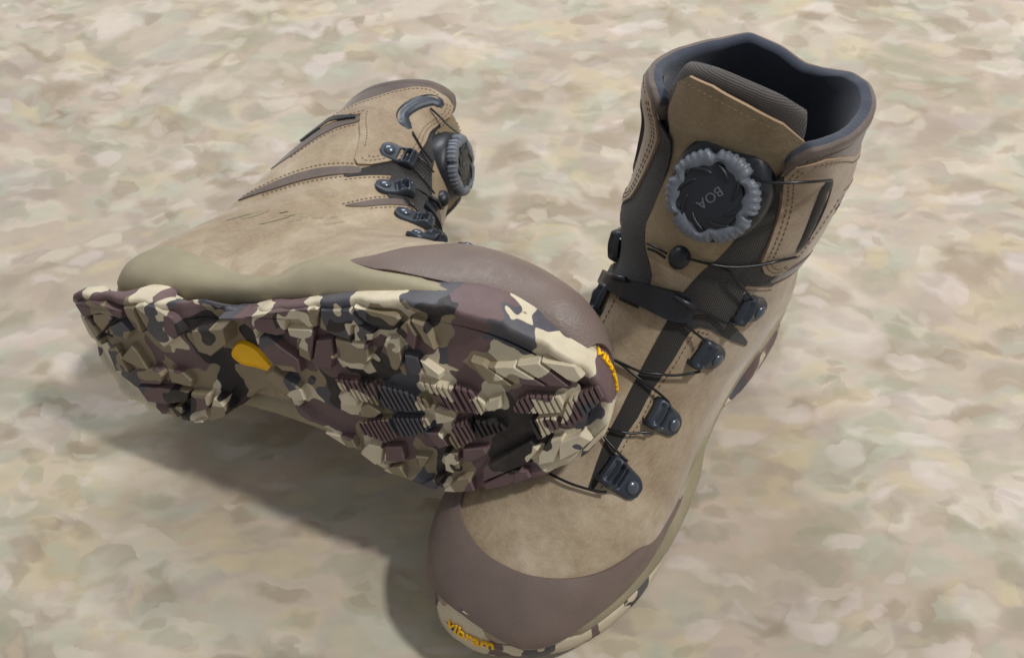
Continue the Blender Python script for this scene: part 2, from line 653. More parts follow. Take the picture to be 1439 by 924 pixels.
SEEDS_U = {
'T': "250,180,C 420,340,G 520,420,G 580,480,K 330,330,C 450,440,C 480,620,C 620,400,C 720,560,C 860,460,C 950,600,P 1050,640,P 1120,680,C 1250,700,G 830,680,P 130,230,P 680,520,G",
'P': "945,750,P 942,765,P 918,808,C 900,835,G 880,855,K 863,868,C 845,880,C 832,893,P 820,905,C 1045,520,P 1060,512,P 1080,490,P 1095,470,P 1101,450,P 1110,430,P"}
PALC = {'C': lin(206, 194, 168), 'O': lin(142, 128, 104), 'P': lin(106, 85, 85), 'G': lin(80, 79, 85), 'K': lin(46, 42, 42)}


def camo_image(name, pose, seeds, base=None, seed=3):
    rg = np.random.RandomState(seed)
    pts, cols = [], []
    for z, st in seeds.items():
        for it in st.split():
            a, b, c = it.split(',')
            h = sole_hit(pose, *zo(z, float(a), float(b)))
            pts.append(outsole_uv(h[None])[0])
            cols.append(PALC[c][:3])
    pts = np.array(pts)
    cols = np.array(cols)
    keep = [i for i in range(len(pts)) if i == 0 or np.min(np.hypot(*(pts[:i]-pts[i]).T)) > .5]
    pts, cols = pts[keep], cols[keep]
    if base is not None:
        bp, bc = base
        d = np.min(np.hypot(bp[:, None, 0]-pts[None, :, 0], bp[:, None, 1]-pts[None, :, 1]), 1)
        pts = np.concatenate([pts, bp[d > 1.0]])
        cols = np.concatenate([cols, bc[d > 1.0]])
    # fill the unseen remainder with random blotches
    ex = []
    keys = 'CCOPPGK'
    ec = []
    for _ in range(700):
        q = np.array([rg.uniform(UX0, UX1), rg.uniform(UY0, UY1)])
        al = pts if not ex else np.concatenate([pts, np.array(ex)])
        if np.min(np.hypot(*(al-q).T)) > 1.5:
            ex.append(q)
            ec.append(PALC[keys[rg.randint(len(keys))]][:3])
    base_out = (pts, cols)
    pts = np.concatenate([pts, np.array(ex)])
    cols = np.concatenate([cols, np.array(ec)])
    w, h = int((UX1-UX0)*UN), int((UY1-UY0)*UN)
    X, Y = np.meshgrid((np.arange(w)+.5)/UN+UX0, (np.arange(h)+.5)/UN+UY0)
    WX, WY = X.copy(), Y.copy()
    for k in range(16):
        f = 1.2+k*.45
        a1, a2, p1, p2 = rg.uniform(0, 6.3, 4)
        am = .22/(1+.28*k)
        WX += am*np.sin(f*(math.cos(a1)*X+math.sin(a1)*Y)+p1)
        WY += am*np.sin(f*(math.cos(a2)*X+math.sin(a2)*Y)+p2)
    out = np.ones((h, w, 4), np.float32)
    P32 = pts.astype(np.float32)
    for r in range(0, h, 64):
        a = WX[r:r+64].astype(np.float32)
        b = WY[r:r+64].astype(np.float32)
        d = (a[..., None]-P32[:, 0])**2+(b[..., None]-P32[:, 1])**2
        out[r:r+64, :, :3] = cols[d.argmin(-1)]
    im = bpy.data.images.new(name, w, h, alpha=False, float_buffer=True)
    im.pixels.foreach_set(out.ravel())
    im.update()
    return im, base_out


def camo_mat(name, im):
    m = NT(name)
    uv = m.n('UVMap', uv_map='unfold')
    tx = m.n('TexImage', {'Vector': uv.outputs[0]}, image=im, extension='EXTEND')
    v = m.coords()
    n1 = m.noise(v, 160, 4, .6)
    n2 = m.noise(v, 1200, 3)
    c = m.mix(.3, tx.outputs[0], m.ramp(n1.outputs[0], [(.3, mono(.38)), (.7, mono(.62))]), 'OVERLAY')
    dust = m.ramp(m.noise(v, 45, 5, .65).outputs[0], [(.5, mono(0)), (.8, mono(.22))])
    c = m.mix(dust, c, lin(140, 128, 110))
    m.link(c, m.b.inputs['Base Color'])
    m.link(m.ramp(n1.outputs[0], [(.3, mono(.42)), (.7, mono(.62))]), m.b.inputs['Roughness'])
    m.b.inputs['Specular IOR Level'].default_value = .35
    m.bump(n2.outputs[0], .25, .0004)
    return m.m


PL.use()
use_outline(-1)
_im, _base = camo_image('sole_print', PL, SEEDS_L)
MAT['camoL'] = camo_mat('camouflage_rubber', _im)
PU.use()
use_outline(1)
_im2, _ = camo_image('sole_print_mirror', PU, SEEDS_U, _base, 5)
MAT['camoU'] = camo_mat('camouflage_rubber_pair', _im2)


RISE = [1.0]


def side_rise(x, y):
    """pointed lugs of the outsole climb the side wall at the heel breast and the waist"""
    return (1.4*np.exp(-((x-5.4)/1.0)**6)-.55*np.exp(-((x-3.0)/1.0)**4)-.6*np.exp(-((x-9.6)/2.4)**4)
            + 1.15*np.exp(-((x-13.6)/.7)**2))+.85*RISE[0]*np.exp(-((x-26)/4.1)**4)*(y > 0)


def build_outsole(pose, root, mat):
    n = len(OUT)
    RISE[0] = 1.0 if pose.side < 0 else .25
    x, y = OUT[:, 0], OUT[:, 1]
    bul = RISE[0]*.5*np.exp(-((x-26)/4.4)**4)*(y > 0)
    rings = []
    zt = ztop(x)+side_rise(x, y)
    zb = zbase(x)
    tq = np.clip((x-27)/3, 0, 1)
    L = np.concatenate([[0], np.cumsum(np.hypot(*(np.roll(OUT, -1, 0)-OUT).T))])[:-1]
    saw = np.clip(1.6*np.sin(L*2.7)+1.2, 0, 1)
    waist = 1/(1+np.exp(-(x-8.2)*4))/(1+np.exp((x-13.0)*4))
    zr = spring(x)+.12+.22*(1-saw)+waist*1.0
    zr = np.minimum(zr, zb-.02)
    for inset, zz in ((-.95, zb), (-.62, zb-.01), (-.34, zr+.03), (-.05, zr), (.07, zr+.16), (.02-.05*tq, zb*.6+zt*.4), (-.16-.25*tq+bul*.8, zb*.3+zt*.7), (-.3-.4*tq+bul, zt-.05),
                      (-.42-.45*tq+bul, zt), (-1.1-.4*tq, ztop(x)-.05)):
        C = OUT+ONRM*(inset[:, None] if np.ndim(inset) else inset)
        rings.append(np.column_stack([C, zz]))
    V = np.concatenate(rings)
    F = []
    for r in range(len(rings)-1):
        for i in range(n):
            a, b = r*n+i, r*n+(i+1) % n
            F.append((a, b, b+n, a+n))
    V2, F2 = sheet_z(OUT+ONRM*-.95, zbase)
    b0 = len(V)
    V = np.concatenate([V, np.column_stack([V2, zbase(V2[:, 0])])])
    F += [tuple(reversed([b0+i for i in f])) for f in F2]
    V3, F3 = sheet_z(OUT+ONRM*-1.05, ztop, .9)
    b0 = len(V)
    V = np.concatenate([V, np.column_stack([V3, ztop(V3[:, 0])-.06])])
    F += [tuple(b0+i for i in f) for f in F3]
    o = new_obj('outsole', V, F, mat, root, side=pose.side, auto=60)
    set_uv(o, V)
    return o


LUGS = {
'A': [[(110,265),(245,250),(290,245),(440,350),(445,440),(400,450),(245,420),(180,370),(120,300)],
 [(285,245),(375,262),(545,280),(650,285),(640,395),(600,400),(540,345),(440,345)],
 [(450,400),(600,405),(620,420),(610,560),(600,615),(530,580),(520,520),(545,455),(460,440)],
 [(655,285),(835,285),(930,375),(860,380),(850,400),(840,480),(740,450),(650,400)],
 [(745,465),(860,490),(950,500),(965,600),(920,665),(840,655),(760,600)],
 [(630,475),(730,465),(745,570),(725,660),(620,635),(610,600)],
 [(860,268),(1135,330),(1155,350),(1110,410),(950,375),(885,320)],
 [(860,400),(880,370),(990,440),(980,480),(870,485)],
 [(1060,470),(1150,460),(1160,560),(1170,620),(1130,670),(1040,630),(1020,560)],
 [(1120,420),(1200,350),(1260,440),(1240,540),(1160,470)],
 [(1215,350),(1310,380),(1370,540),(1310,500),(1265,430)],
 [(1175,560),(1260,580),(1305,690),(1240,700),(1180,640)],
 [(1270,590),(1405,690),(1400,725),(1310,690)],
 [(300,690),(360,660),(450,715),(550,790),(570,850),(510,860),(450,820)],
 [(250,460),(330,450),(420,520),(530,600),(540,680),(430,670),(330,590),(270,520)]],
'B': [[(480,590),(505,575),(560,600),(555,630),(490,640)],[(455,665),(500,665),(535,710),(500,720)],
 [(515,730),(560,730),(570,780),(545,800),(520,790)],[(515,850),(560,815),(600,810),(618,855),(580,882),(530,875)],
 [(240,730),(270,700),(318,710),(313,770),(290,770)],[(322,710),(380,710),(390,760),(320,770)],
 [(300,800),(340,775),(375,775),(400,815),(340,838),(310,825)],[(125,670),(160,670),(220,685),(235,715),(200,712)],
 [(170,545),(200,530),(238,560),(235,582),(185,577)],[(242,582),(270,570),(315,600),(290,622),(245,615)],
 [(420,740),(470,745),(450,780),(430,775)],[(575,720),(650,715),(660,735),(600,765),(575,760)],
 [(640,780),(800,690),(825,720),(785,770),(640,825)],[(640,835),(740,787),(790,792),(790,800),(720,840),(650,850)],
 [(740,800),(790,795),(800,812),(740,835)],[(440,835),(520,800),(502,860),(480,875)],
 [(660,560),(700,550),(700,590),(660,600),(642,580)],[(655,452),(740,447),(850,515),(750,512)],
 [(750,445),(820,435),(925,518),(865,518)],[(600,430),(640,440),(740,515),(660,510)],
 [(830,433),(960,415),(968,490),(940,512)],[(820,740),(855,692),(900,680),(905,690),(870,765),(822,772)],
 [(885,700),(960,670),(1000,690),(960,727),(890,757)],[(950,740),(1055,650),(1062,668),(985,725)],
 [(590,640),(575,650),(560,640)]],
'C': [[(45,545),(200,500),(430,585),(440,640),(280,600),(120,640)],[(210,610),(330,600),(370,645),(290,740),(215,660)],
 [(120,650),(190,650),(255,740),(285,850),(230,800)],[(530,545),(600,520),(735,490),(830,640),(910,750),(765,865),(640,745)],
 [(445,550),(520,550),(560,640),(600,755),(540,720),(480,640)],[(300,745),(340,700),(430,660),(515,740),(480,800),(400,780)]],
'D': [[(90,210),(160,120),(200,160),(280,290),(230,285)],[(0,150),(60,130),(150,310),(60,300)],
 [(405,285),(510,300),(575,360),(568,405),(430,370)],[(395,540),(500,535),(530,570),(470,645)],
 [(580,640),(640,628),(695,690),(688,728),(600,700)],[(692,560),(720,475),(760,490),(820,570),(808,630),(730,700),(695,650)],
 [(200,400),(260,400),(550,430),(540,500),(400,525),(270,500)],[(562,440),(700,450),(680,555),(560,590)],
 [(560,20),(780,10),(800,120),(700,200),(600,160)],[(190,300),(330,270),(380,330),(360,390),(220,380)]]}
RIBBED = {
'B': [[(160,490),(290,505),(310,580),(240,560),(175,520)],[(300,510),(380,530),(460,560),(470,590),(400,600),(320,585)],
 [(430,500),(540,520),(590,600),(540,600),(500,560)],[(545,515),(600,530),(655,580),(640,610),(600,600)],
 [(240,630),(340,620),(370,680),(330,700),(250,670)],[(350,615),(460,620),(475,650),(440,670),(380,685)],
 [(545,640),(600,620),(620,690),(560,720),(530,690)],[(612,625),(700,640),(715,660),(640,685),(625,680)],
 [(745,570),(785,545),(905,550),(900,600),(830,605),(740,600)],[(918,560),(1018,505),(1040,545),(1000,590),(930,650),(895,640)],
 [(795,625),(880,615),(890,655),(820,693)]]}


def order(Q):
    a = 0
    for i in range(len(Q)):
        x1, y1 = Q[i]
        x2, y2 = Q[(i+1) % len(Q)]
        a += x1*y2-x2*y1
    return Q if a > 0 else Q[::-1]


def lug_mesh(Q, rg, flat=False, top=None):
    """Q: plan outline counter-clockwise; the walking face is at z = spring(x), downwards"""
    Q = order(np.array(Q))
    n = len(Q)
    c = Q.mean(0)
    r = np.hypot(*(Q-c).T)
    tx, ty = rg.uniform(-.018, .018, 2) if not flat else (0, 0)
    zt = lambda P: spring(P[:, 0])+(0 if top is None else top)+(P-c)[:, 0]*tx+(P-c)[:, 1]*ty
    Q = c+(Q-c)*(1-.05/np.maximum(r, .3))[:, None]
    big = c+(Q-c)*(1+.09/np.maximum(r, .3))[:, None]
    sm = c+(Q-c)*(1-.07/np.maximum(r, .3))[:, None]
    inn = c+(Q-c)*.7
    rings = [np.column_stack([inn, zbase(inn[:, 0])+.6]), np.column_stack([big, zbase(big[:, 0])+.15]), np.column_stack([Q, zt(Q)+.07]), np.column_stack([sm, zt(sm)])]
    V = np.concatenate(rings)
    F = []
    for k in range(len(rings)-1):
        for i in range(n):
            a, b = k*n+i, k*n+(i+1) % n
            F.append((a, a+n, b+n, b))
    m = (len(rings)-1)*n
    F.append(tuple(range(m+n-1, m-1, -1)))
    F.append(tuple(range(n)))
    return V, F


def clip(Q, nrm, d):
    out = []
    for i in range(len(Q)):
        a, b = Q[i], Q[(i+1) % len(Q)]
        da, db = a@nrm-d, b@nrm-d
        if da >= 0:
            out.append(a)
        if da*db < 0:
            out.append(a+(b-a)*da/(da-db))
    return np.array(out)


use_outline(-1)
LUGQ = [[sole_hit(PL, *zo(z, *p))[:2] for p in L] for z in LUGS for L in LUGS[z]]
RIBQ = [[sole_hit(PL, *zo(z, *p))[:2] for p in L] for z in RIBBED for L in RIBBED[z]]
# low saw-tooth lugs along the edges that the photograph hides on the far side
def edge_lugs():
    out = []
    for i in range(0, len(OUT), 4):
        p = OUT[i]
        if not (20 < p[0] < (24.2 if p[1] > 0 else 0) and p[1] > 0) and not (p[1] < 0 and 16 < p[0] < 22):
            continue
        j = (i+3) % len(OUT)
        out.append([OUT[i]+ONRM[i]*.22, OUT[j]+ONRM[j]*.12, OUT[j]-ONRM[j]*.55, OUT[i]-ONRM[i]*.7])
    return out




def build_lugs(pose, osole, mat):
    rg = np.random.RandomState(8)
    for Q in LUGQ:
        Q = np.array(Q)
        if abs(np.cross(Q[1]-Q[0], Q[2]-Q[0])) < 1e-4 and len(Q) < 4:
            continue
        V, F = lug_mesh(Q, rg)
        o = new_obj('lug', V, F, mat, osole, False, side=pose.side)
        set_uv(o, V)
    nr = np.array([.96, .28])
    for Q in RIBQ:
        Q = order(np.array(Q))
        parts = [lug_mesh(Q, rg, True, .22)]
        pr = Q@nr
        d = pr.min()+.08
        while d < pr.max()-.1:
            S1 = clip(clip(Q, nr, d), -nr, -(d+.15))
            if len(S1) >= 3:
                c = S1.mean(0)
                sm = c+(S1-c)*.93
                k = len(S1)
                V = np.concatenate([np.column_stack([S1, spring(S1[:, 0])+.24]), np.column_stack([sm, spring(sm[:, 0])+.0])])
                F = [(i, i+k, (i+1) % k+k, (i+1) % k) for i in range(k)]+[tuple(range(2*k-1, k-1, -1))]
                parts.append((V, F))
            d += .27
        V, F = join(parts)
        o = new_obj('ribbed_lug', V, F, mat, osole, False, side=pose.side)
        set_uv(o, np.array(V))
    # yellow badge in the waist
    B = np.array([sole_hit(PL, *zo('D', *p))[:2] for p in [(770,230),(800,175),(850,163),(930,200),(1000,270),(1050,330),(1030,355),(940,330),(850,310),(790,270)]])
    B = catmull(order(B), 4, True)
    c = B.mean(0)
    rings = []
    z0 = zbase(np.array([c[0]]))[0]-.25
    for s_, dz in ((1.05, .4), (1.0, .12), (.93, 0), (.85, 0), (.8, .05), (.3, -.02)):
        q = c+(B-c)*s_
        rings.append(np.column_stack([q, np.full(len(q), z0+dz)]))
    V = np.concatenate(rings)
    n = len(B)
    F = [(k*n+i, (k+1)*n+i, (k+1)*n+(i+1) % n, k*n+(i+1) % n) for k in range(len(rings)-1) for i in range(n)]
    F.append(tuple(range(len(V)-1, len(V)-n-1, -1)))
    o = new_obj('badge', V, F, MAT['yellow'], osole, side=pose.side, auto=50)
    o['label'] = 'yellow teardrop badge set in the sole under the arch'
    # raised bar that frames the waist
    W = np.array([sole_hit(PL, *zo('A', *p)) for p in [(100,270),(170,390),(250,540),(330,650),(430,780),(520,890)]])
    P = np.column_stack([W[:, 0], W[:, 1], zbase(W[:, 0])-.2])
    V, F = tube(catmull(P, 5), .22, 8)
    V = np.array(V)
    o = new_obj('shank_bar', V, F, mat, osole, side=pose.side)
    set_uv(o, V)


def text_mesh(body, size, extrude, res=3, bold=0.0):
    c = bpy.data.curves.new('tmp', 'FONT')
    c.body = body
    c.size = size
    c.extrude = extrude
    c.offset = bold
    c.align_x = 'CENTER'
    c.align_y = 'CENTER'
    c.resolution_u = res
    c.space_character = 1.02
    o = bpy.data.objects.new('tmp', c)
    COL.objects.link(o)
    dg = bpy.context.evaluated_depsgraph_get()
    me = bpy.data.meshes.new_from_object(o.evaluated_get(dg))
    V = np.array([v.co[:] for v in me.vertices])
    F = [tuple(p.vertices) for p in me.polygons]
    bpy.data.objects.remove(o)
    bpy.data.curves.remove(c)
    bpy.data.meshes.remove(me)
    return V, F


def toe_lettering(pose, osole, px, size, zoff):
    V, F = text_mesh('vibram', size, .05, 3, .016)
    V[:, 0] *= 1.0
    # thicken strokes a little: strokes widened by an offset copy is not needed, the rubber is moulded
    h = sole_hit(pose, *px)
    L = np.concatenate([[0], np.cumsum(np.hypot(*(np.roll(OUT, -1, 0)-OUT).T))])
    i = np.hypot(*(OUT-h[:2]).T).argmin()
    s0 = L[i]
    n = len(OUT)
    out = []
    sg = -1 if pose.side > 0 else 1      # outline runs lateral -> medial round the toe
    for x, y, z in V:
        s = s0+sg*x
        k = np.searchsorted(L, s % L[-1])-1
        f = (s % L[-1]-L[k])/(L[k+1]-L[k])
        p = OUT[k % n]*(1-f)+OUT[(k+1) % n]*f
        nn = ONRM[k % n]*(1-f)+ONRM[(k+1) % n]*f
        zz = spring(p[0])+zoff+y
        lean = np.interp(zz, [0, 2.2, 3.2, 4.1, 5.0], [.06, .04, -.02, -.34, -.62])
        out.append([*(p+nn*(lean+.06+z)), zz])
    V = np.array(out)
    if pose.side > 0:
        pass
    o = new_obj('lettering', V, F, MAT['yellow'], osole, False, side=pose.side)
    o.data.update()
    o['label'] = 'raised yellow lettering on the toe of the outsole'
    return o

VOPEN = [1.0]


def ttop(ph):
    vo = VOPEN[0]
    ka = [-3.2, -2.95, -2.6, -2.3, -1.9, -1.5, -1.1, -.8*vo, -.62*vo, -.42*vo, 0, .42*vo, .62*vo, .8*vo, 1.1, 1.5, 1.9, 2.3, 2.6, 2.95, 3.2]
    kt = [12.75, 13.0, 13.15, 12.85, 12.6, 12.55, 12.6, 12.5, 12.2, 10.2, 9.2, 10.2, 12.2, 12.7, 12.9, 13.0, 13.2, 13.3, 13.2, 12.85, 12.75]
    return np.interp(ph, ka, kt)


def build_upper(pose, root):
    nt, npz = 150, 220
    ph = np.linspace(-math.pi, math.pi, npz, endpoint=False)
    v = np.linspace(.01, 1, nt)
    tt = v[:, None]*ttop(ph)[None, :]
    pp = np.broadcast_to(ph, tt.shape)
    # soft creases over the flex of the ankle and instep
    X = S0(tt, pp)
    N = SN(tt, pp)
    a = np.abs(pp)
    cre = np.zeros_like(tt)
    for (tc, w, amp, p0, p1) in ((8.3, .22, .10, .7, 2.2), (7.6, .2, .07, .6, 1.7), (5.6, .3, .06, .5, 1.6), (9.3, .25, .08, 1.4, 2.7)):
        m_ = 1/(1+np.exp(-(a-p0)*8))*1/(1+np.exp((a-p1)*8))
        cre += -amp*np.exp(-((tt-tc-.25*np.sin(a*3))/w)**2)*m_
    X = X+N*cre[..., None]
    V = X.reshape(-1, 3)
    F = []
    for i in range(nt-1):
        for j in range(npz):
            a_, b_ = i*npz+j, i*npz+(j+1) % npz
            F.append((a_, a_+npz, b_+npz, b_))
    F.append(tuple(range(npz)))
    o = new_obj('upper', V, F, MAT['tan'], root, side=pose.side)
    return o




def build_lining(pose, root):
    nt, npz = 60, 140
    ph = np.linspace(-math.pi, math.pi, npz, endpoint=False)
    tb = 6.2
    v = np.linspace(0, 1, nt)
    tt = tb+(ttop(ph)[None, :]-tb)*v[:, None]
    pp = np.broadcast_to(ph, tt.shape)
    th = .85-.25*np.clip((tt-11.5)/1.5, 0, 1)
    X = S(tt, pp, -th+.035*np.sin(pp*7+tt*2.1))
    V = X.reshape(-1, 3)
    F = []
    for i in range(nt-1):
        for j in range(npz):
            a_, b_ = i*npz+j, i*npz+(j+1) % npz
            F.append((a_, b_, b_+npz, a_+npz))
    F.append(tuple(range(npz))[::-1])
    new_obj('lining', V, F, MAT['lining'], root, side=pose.side)
    npz = 300
    a0 = .60*VOPEN[0]
    ph = np.linspace(a0, 2*math.pi-a0, npz)
    ph = np.where(ph > math.pi, ph-2*math.pi, ph)
    top = ttop(ph)
    for _ in range(6):
        top[1:-1] = (top[:-2]+2*top[1:-1]+top[2:])/4
    wob = .07*np.sin(ph*9)+.05*np.sin(ph*17+1)
    rings = []
    for k in range(13):
        u = k/12
        ang = math.pi*u
        off = .14-.38*(1-math.cos(ang))
        dt = .13*math.sin(ang)*(1+wob)
        lo = 0
        if k == 0:
            off, lo = .02, -.28
        elif k == 1:
            off, lo = .13, -.15
        elif k == 12:
            off, lo = -.62, -.5
        rings.append(S(top+dt+lo, ph, np.full(npz, off)))
    V = np.concatenate(rings)
    F = []
    mi = []
    for i in range(len(rings)-1):
        for j in range(npz-1):
            a_, b_ = i*npz+j, i*npz+j+1
            F.append((a_, a_+npz, b_+npz, b_))
            mi.append(0 if i < 5 else 1)
    for j in (0, npz-1):
        F.append(tuple(k*npz+j for k in range(len(rings))))
        mi.append(0)
    o = new_obj('collar_rim', V, F, [MAT['brown'], MAT['lining']], root, side=pose.side)
    o.data.polygons.foreach_set('material_index', mi)


# ------------------------------------------------------------------ outline curves of the upper's pieces in (t, phi)
def both(poly):
    poly = np.asarray(poly)
    return [poly, poly*np.array([1, -1])]


PU.use()
RAND_TOP = PU.picks([(649, 718), (655, 740), (667, 761), (688, 782), (716, 798), (743, 808), (780, 813), (820, 810),
                     (847, 802), (878, 785), (899, 770), (921, 758)])
MESH_POLY = PU.picks([(826,688),(837,655),(854,610),(870,581),(896,529),(922,480),(935,456),(959,413),(987,382),(1008,366),
    (1035,335),(1055,300),(1075,262),(1101,250),(1095,276),(1082,330),(1065,369),(1073,384),(1088,391),(1105,394),(1086,403),
    (1068,404),(1047,403),(1040,425),(1023,452),(1035,464),(1049,481),(1047,487),(1029,481),(1012,473),(999,465),(983,461),
    (974,463),(964,474),(943,510),(929,531),(915,550),(896,587),(876,616),(847,668),(834,688)])
PANEL_FRONT = PU.picks([(1117,232),(1103,250),(1096,276),(1083,330),(1067,369),(1076,384),(1095,393),(1110,390)])
TL = [None]
TONGUE_PX = ([(908,385),(914,355),(925,312),(932,260),(938,220),(941,180),(944,140),(953,118),(968,110),(1000,124),(1050,152),
    (1100,178),(1133,203),(1110,226),(1096,245),(1080,300),(1060,335),(1008,368),(985,392),(962,415)])
PL.use()
MID_TOP = PL.picks([(781,446),(703,417),(642,402),(586,391),(530,381),(497,368),(468,360),(424,370),(390,388),(351,388),(302,370),(270,359),(244,350),
                    (222,352),(182,365),(157,392)])
PANEL_BACK = PL.picks([(582,248),(547,250),(518,245),(506,237),(503,200),(502,166)])
BAND_A = np.array([(9.51, 2.05), (9.54, 1.84), (9.54, 1.59), (9.40, 1.35), (9.22, 1.12), (8.98, 1.08), (9.08, 1.25), (9.22, 1.52), (9.3, 1.75)])
BAND_C = np.array([(7.30, 1.06), (7.41, .93), (7.5, .82), (7.56, .68), (7.56, .5), (7.38, .5), (7.27, .73), (7.19, .93)])
BAND_B = np.array([(10.45, 2.16), (10.84, 2.14), (11.12, 1.95), (11.17, 1.7), (11.16, 1.47), (10.86, 1.42), (10.88, 1.59), (10.7, 1.77), (10.42, 1.93)])
CUFF = np.array([(12.05, 2.25), (12.0, 2.0), (12.0, 1.75), (12.1, 1.55), (12.3, 1.38), (12.45, 1.2), (12.5, 1.0), (12.35, .8)])
MESH_POLY[18:21] = [(9.14, 1.12), (9.0, 1.2), (8.87, 1.15)]
PANEL_FRONT = np.array([(12.2, .68), (11.81, .60), (11.17, .61), (10.31, .69), (9.6, .77), (9.32, .9), (9.24, 1.02), (9.3, 1.14), (9.5, 1.2)])
PANEL_BACK = np.array([(9.8, 1.23), (10.3, 1.29), (10.8, 1.38), (11.19, 1.46), (11.2, 1.7), (11.15, 1.95)])


def stitches(lines, pose, root, mat, off=.05, name='stitching', L=.17, gap=.12, r=.032, closed=False):
    parts = []
    for ln in lines:
        ln = np.asarray(ln, float)
        P2 = catmull(ln, 10)
        P3 = S(P2[:, 0], P2[:, 1], np.full(len(P2), off))
        d = np.concatenate([[0], np.cumsum(np.linalg.norm(np.diff(P3, axis=0), axis=1))])
        s = 0
        while s+L < d[-1]:
            q = [np.array([np.interp(s+L*f, d, P3[:, k]) for k in range(3)]) for f in (0, .5, 1)]
            parts.append(tube(q, [r*.6, r, r*.6], 5))
            s += L+gap
    V, F = join(parts)
    o = new_obj(name, V, F, mat, root, side=pose.side)
    o['kind'] = 'stuff'
    return o


def inset_line(P, d):
    """shift a (t, phi) polyline sideways by d (in about cm)"""
    P = np.asarray(P, float)*np.array([2.0, 4.4])
    T = np.gradient(P, axis=0)
    T /= np.linalg.norm(T, axis=1)[:, None]+1e-9
    return (P+np.stack([-T[:, 1], T[:, 0]], 1)*d)/np.array([2.0, 4.4])


def smooth_closed(P, n=4):
    return catmull(P, n, True)


def frame_at(tp, tp2, off=0):
    """frame on the shell: x towards tp2, z along the normal"""
    P = S(tp[0], tp[1], off)
    n = SN(tp[0], tp[1])
    d = S(tp2[0], tp2[1], off)-P
    d = d-n*(d@n)
    d /= np.linalg.norm(d)
    return P, d, np.cross(n, d), n


def hook_mesh(fr, length=2.5, wide=.8):
    P, dx, dy, dz = fr
    nu, nv = 56, 30
    V, F = [], []
    for i in range(nu):
        u = i/(nu-1)
        x = -.62+u*(length)
        # half width: round rivet end, flaring towards the lace
        if x < 0:
            hw = .66*math.sqrt(max(0, 1-(x/.63)**2))+.02
        else:
            hw = .68+(wide-.68)*min(1, x/1.1)
        if u > .94:
            hw *= 1-.35*((u-.94)/.06)**2
        for j in range(nv):
            v = -1+2*j/(nv-1)
            y = v*hw
            rim = 1-abs(v)**6
            h = .14+.07*rim
            # arch that carries the lace, two slots behind it
            h += .42*math.exp(-((x-1.35)/.42)**2)*(1-.35*v*v)
            sl = lambda c, w: 1/(1+math.exp(-(w-abs(x-c))*40))*1/(1+math.exp((abs(v)-.66)*22))
            h -= .30*sl(.78, .12)
            h -= .5*sl(1.22, .16)
            h -= .30*sl(1.62, .08)*.8
            if x > 1.65:
                h -= .5*(x-1.65)**1.2
            if abs(v) > .9:
                h -= .1*(abs(v)-.9)/.1
            if i in (0, nu-1):
                h = .02
            h = max(h, .0)
            # wraps a little round the shell
            V.append(P+dx*x+dy*y+dz*(h-.02-.03*y*y))
    for i in range(nu-1):
        for j in range(nv-1):
            a = i*nv+j
            F.append((a, a+nv, a+nv+1, a+1))
    b = len(V)
    for j in (0, nv-1):
        for i in range(nu):
            V.append(V[i*nv+j]-dz*.3)
        o = b if j == 0 else b+nu
        for i in range(nu-1):
            a, c = i*nv+j, (i+1)*nv+j
            F.append((a, o+i, o+i+1, c) if j == 0 else (a, c, o+i+1, o+i))
    return V, F


def dome(P, dx, dy, dz, r, h, seg=20, rings=7, base=.0):
    V, F = [], []
    for k in range(rings):
        a = k/(rings-1)*math.pi/2
        rr, z = r*math.cos(a), h*math.sin(a)+base
        if k == rings-1:
            V.append(P+dz*z)
            break
        for i in range(seg):
            t = 2*math.pi*i/seg
            V.append(P+dx*rr*math.cos(t)+dy*rr*math.sin(t)+dz*z)
    for k in range(rings-2):
        for i in range(seg):
            a, b = k*seg+i, k*seg+(i+1) % seg
            F.append((a, b, b+seg, a+seg))
    k = (rings-2)*seg
    for i in range(seg):
        F.append((k+i, k+(i+1) % seg, len(V)-1))
    for i in range(seg):   # skirt
        V.append(P+dx*r*math.cos(2*math.pi*i/seg)+dy*r*math.sin(2*math.pi*i/seg)+dz*(base-.2))
    s = len(V)-seg
    for i in range(seg):
        F.append((i, s+i, s+(i+1) % seg, (i+1) % seg))
    return V, F


def guide_mesh(line, hw=.42, hh=.42):
    """long curved cable tube: a rounded crescent with an open mouth at each end"""
    P2 = catmull(line, 8)
    n = len(P2)
    nv = 15
    V, F = [], []
    C = S(P2[:, 0], P2[:, 1])
    N = SN(P2[:, 0], P2[:, 1])
    T = np.gradient(C, axis=0)
    T /= np.linalg.norm(T, axis=1)[:, None]
    B = np.cross(N, T)
    for i in range(n):
        u = i/(n-1)
        e = math.sin(math.pi*np.clip(u, .06, .94))**.28
        bulge = 1+.18*(math.exp(-((u-.1)/.09)**2)+math.exp(-((u-.9)/.09)**2))
        for j in range(nv):
            a = math.pi*j/(nv-1)
            y = math.cos(a)*hw*e*bulge
            z = math.sin(a)**.7*hh*e*bulge
            if abs(a-1.2) < .35 and .18 < u < .82:
                z -= .1
            V.append(C[i]+B[i]*y+N[i]*(z-.05))
    for i in range(n-1):
        for j in range(nv-1):
            a = i*nv+j
            F.append((a, a+1, a+nv+1, a+nv))
    F.append(tuple(range(nv))[::-1])
    F.append(tuple(range((n-1)*nv, n*nv)))
    return V, F


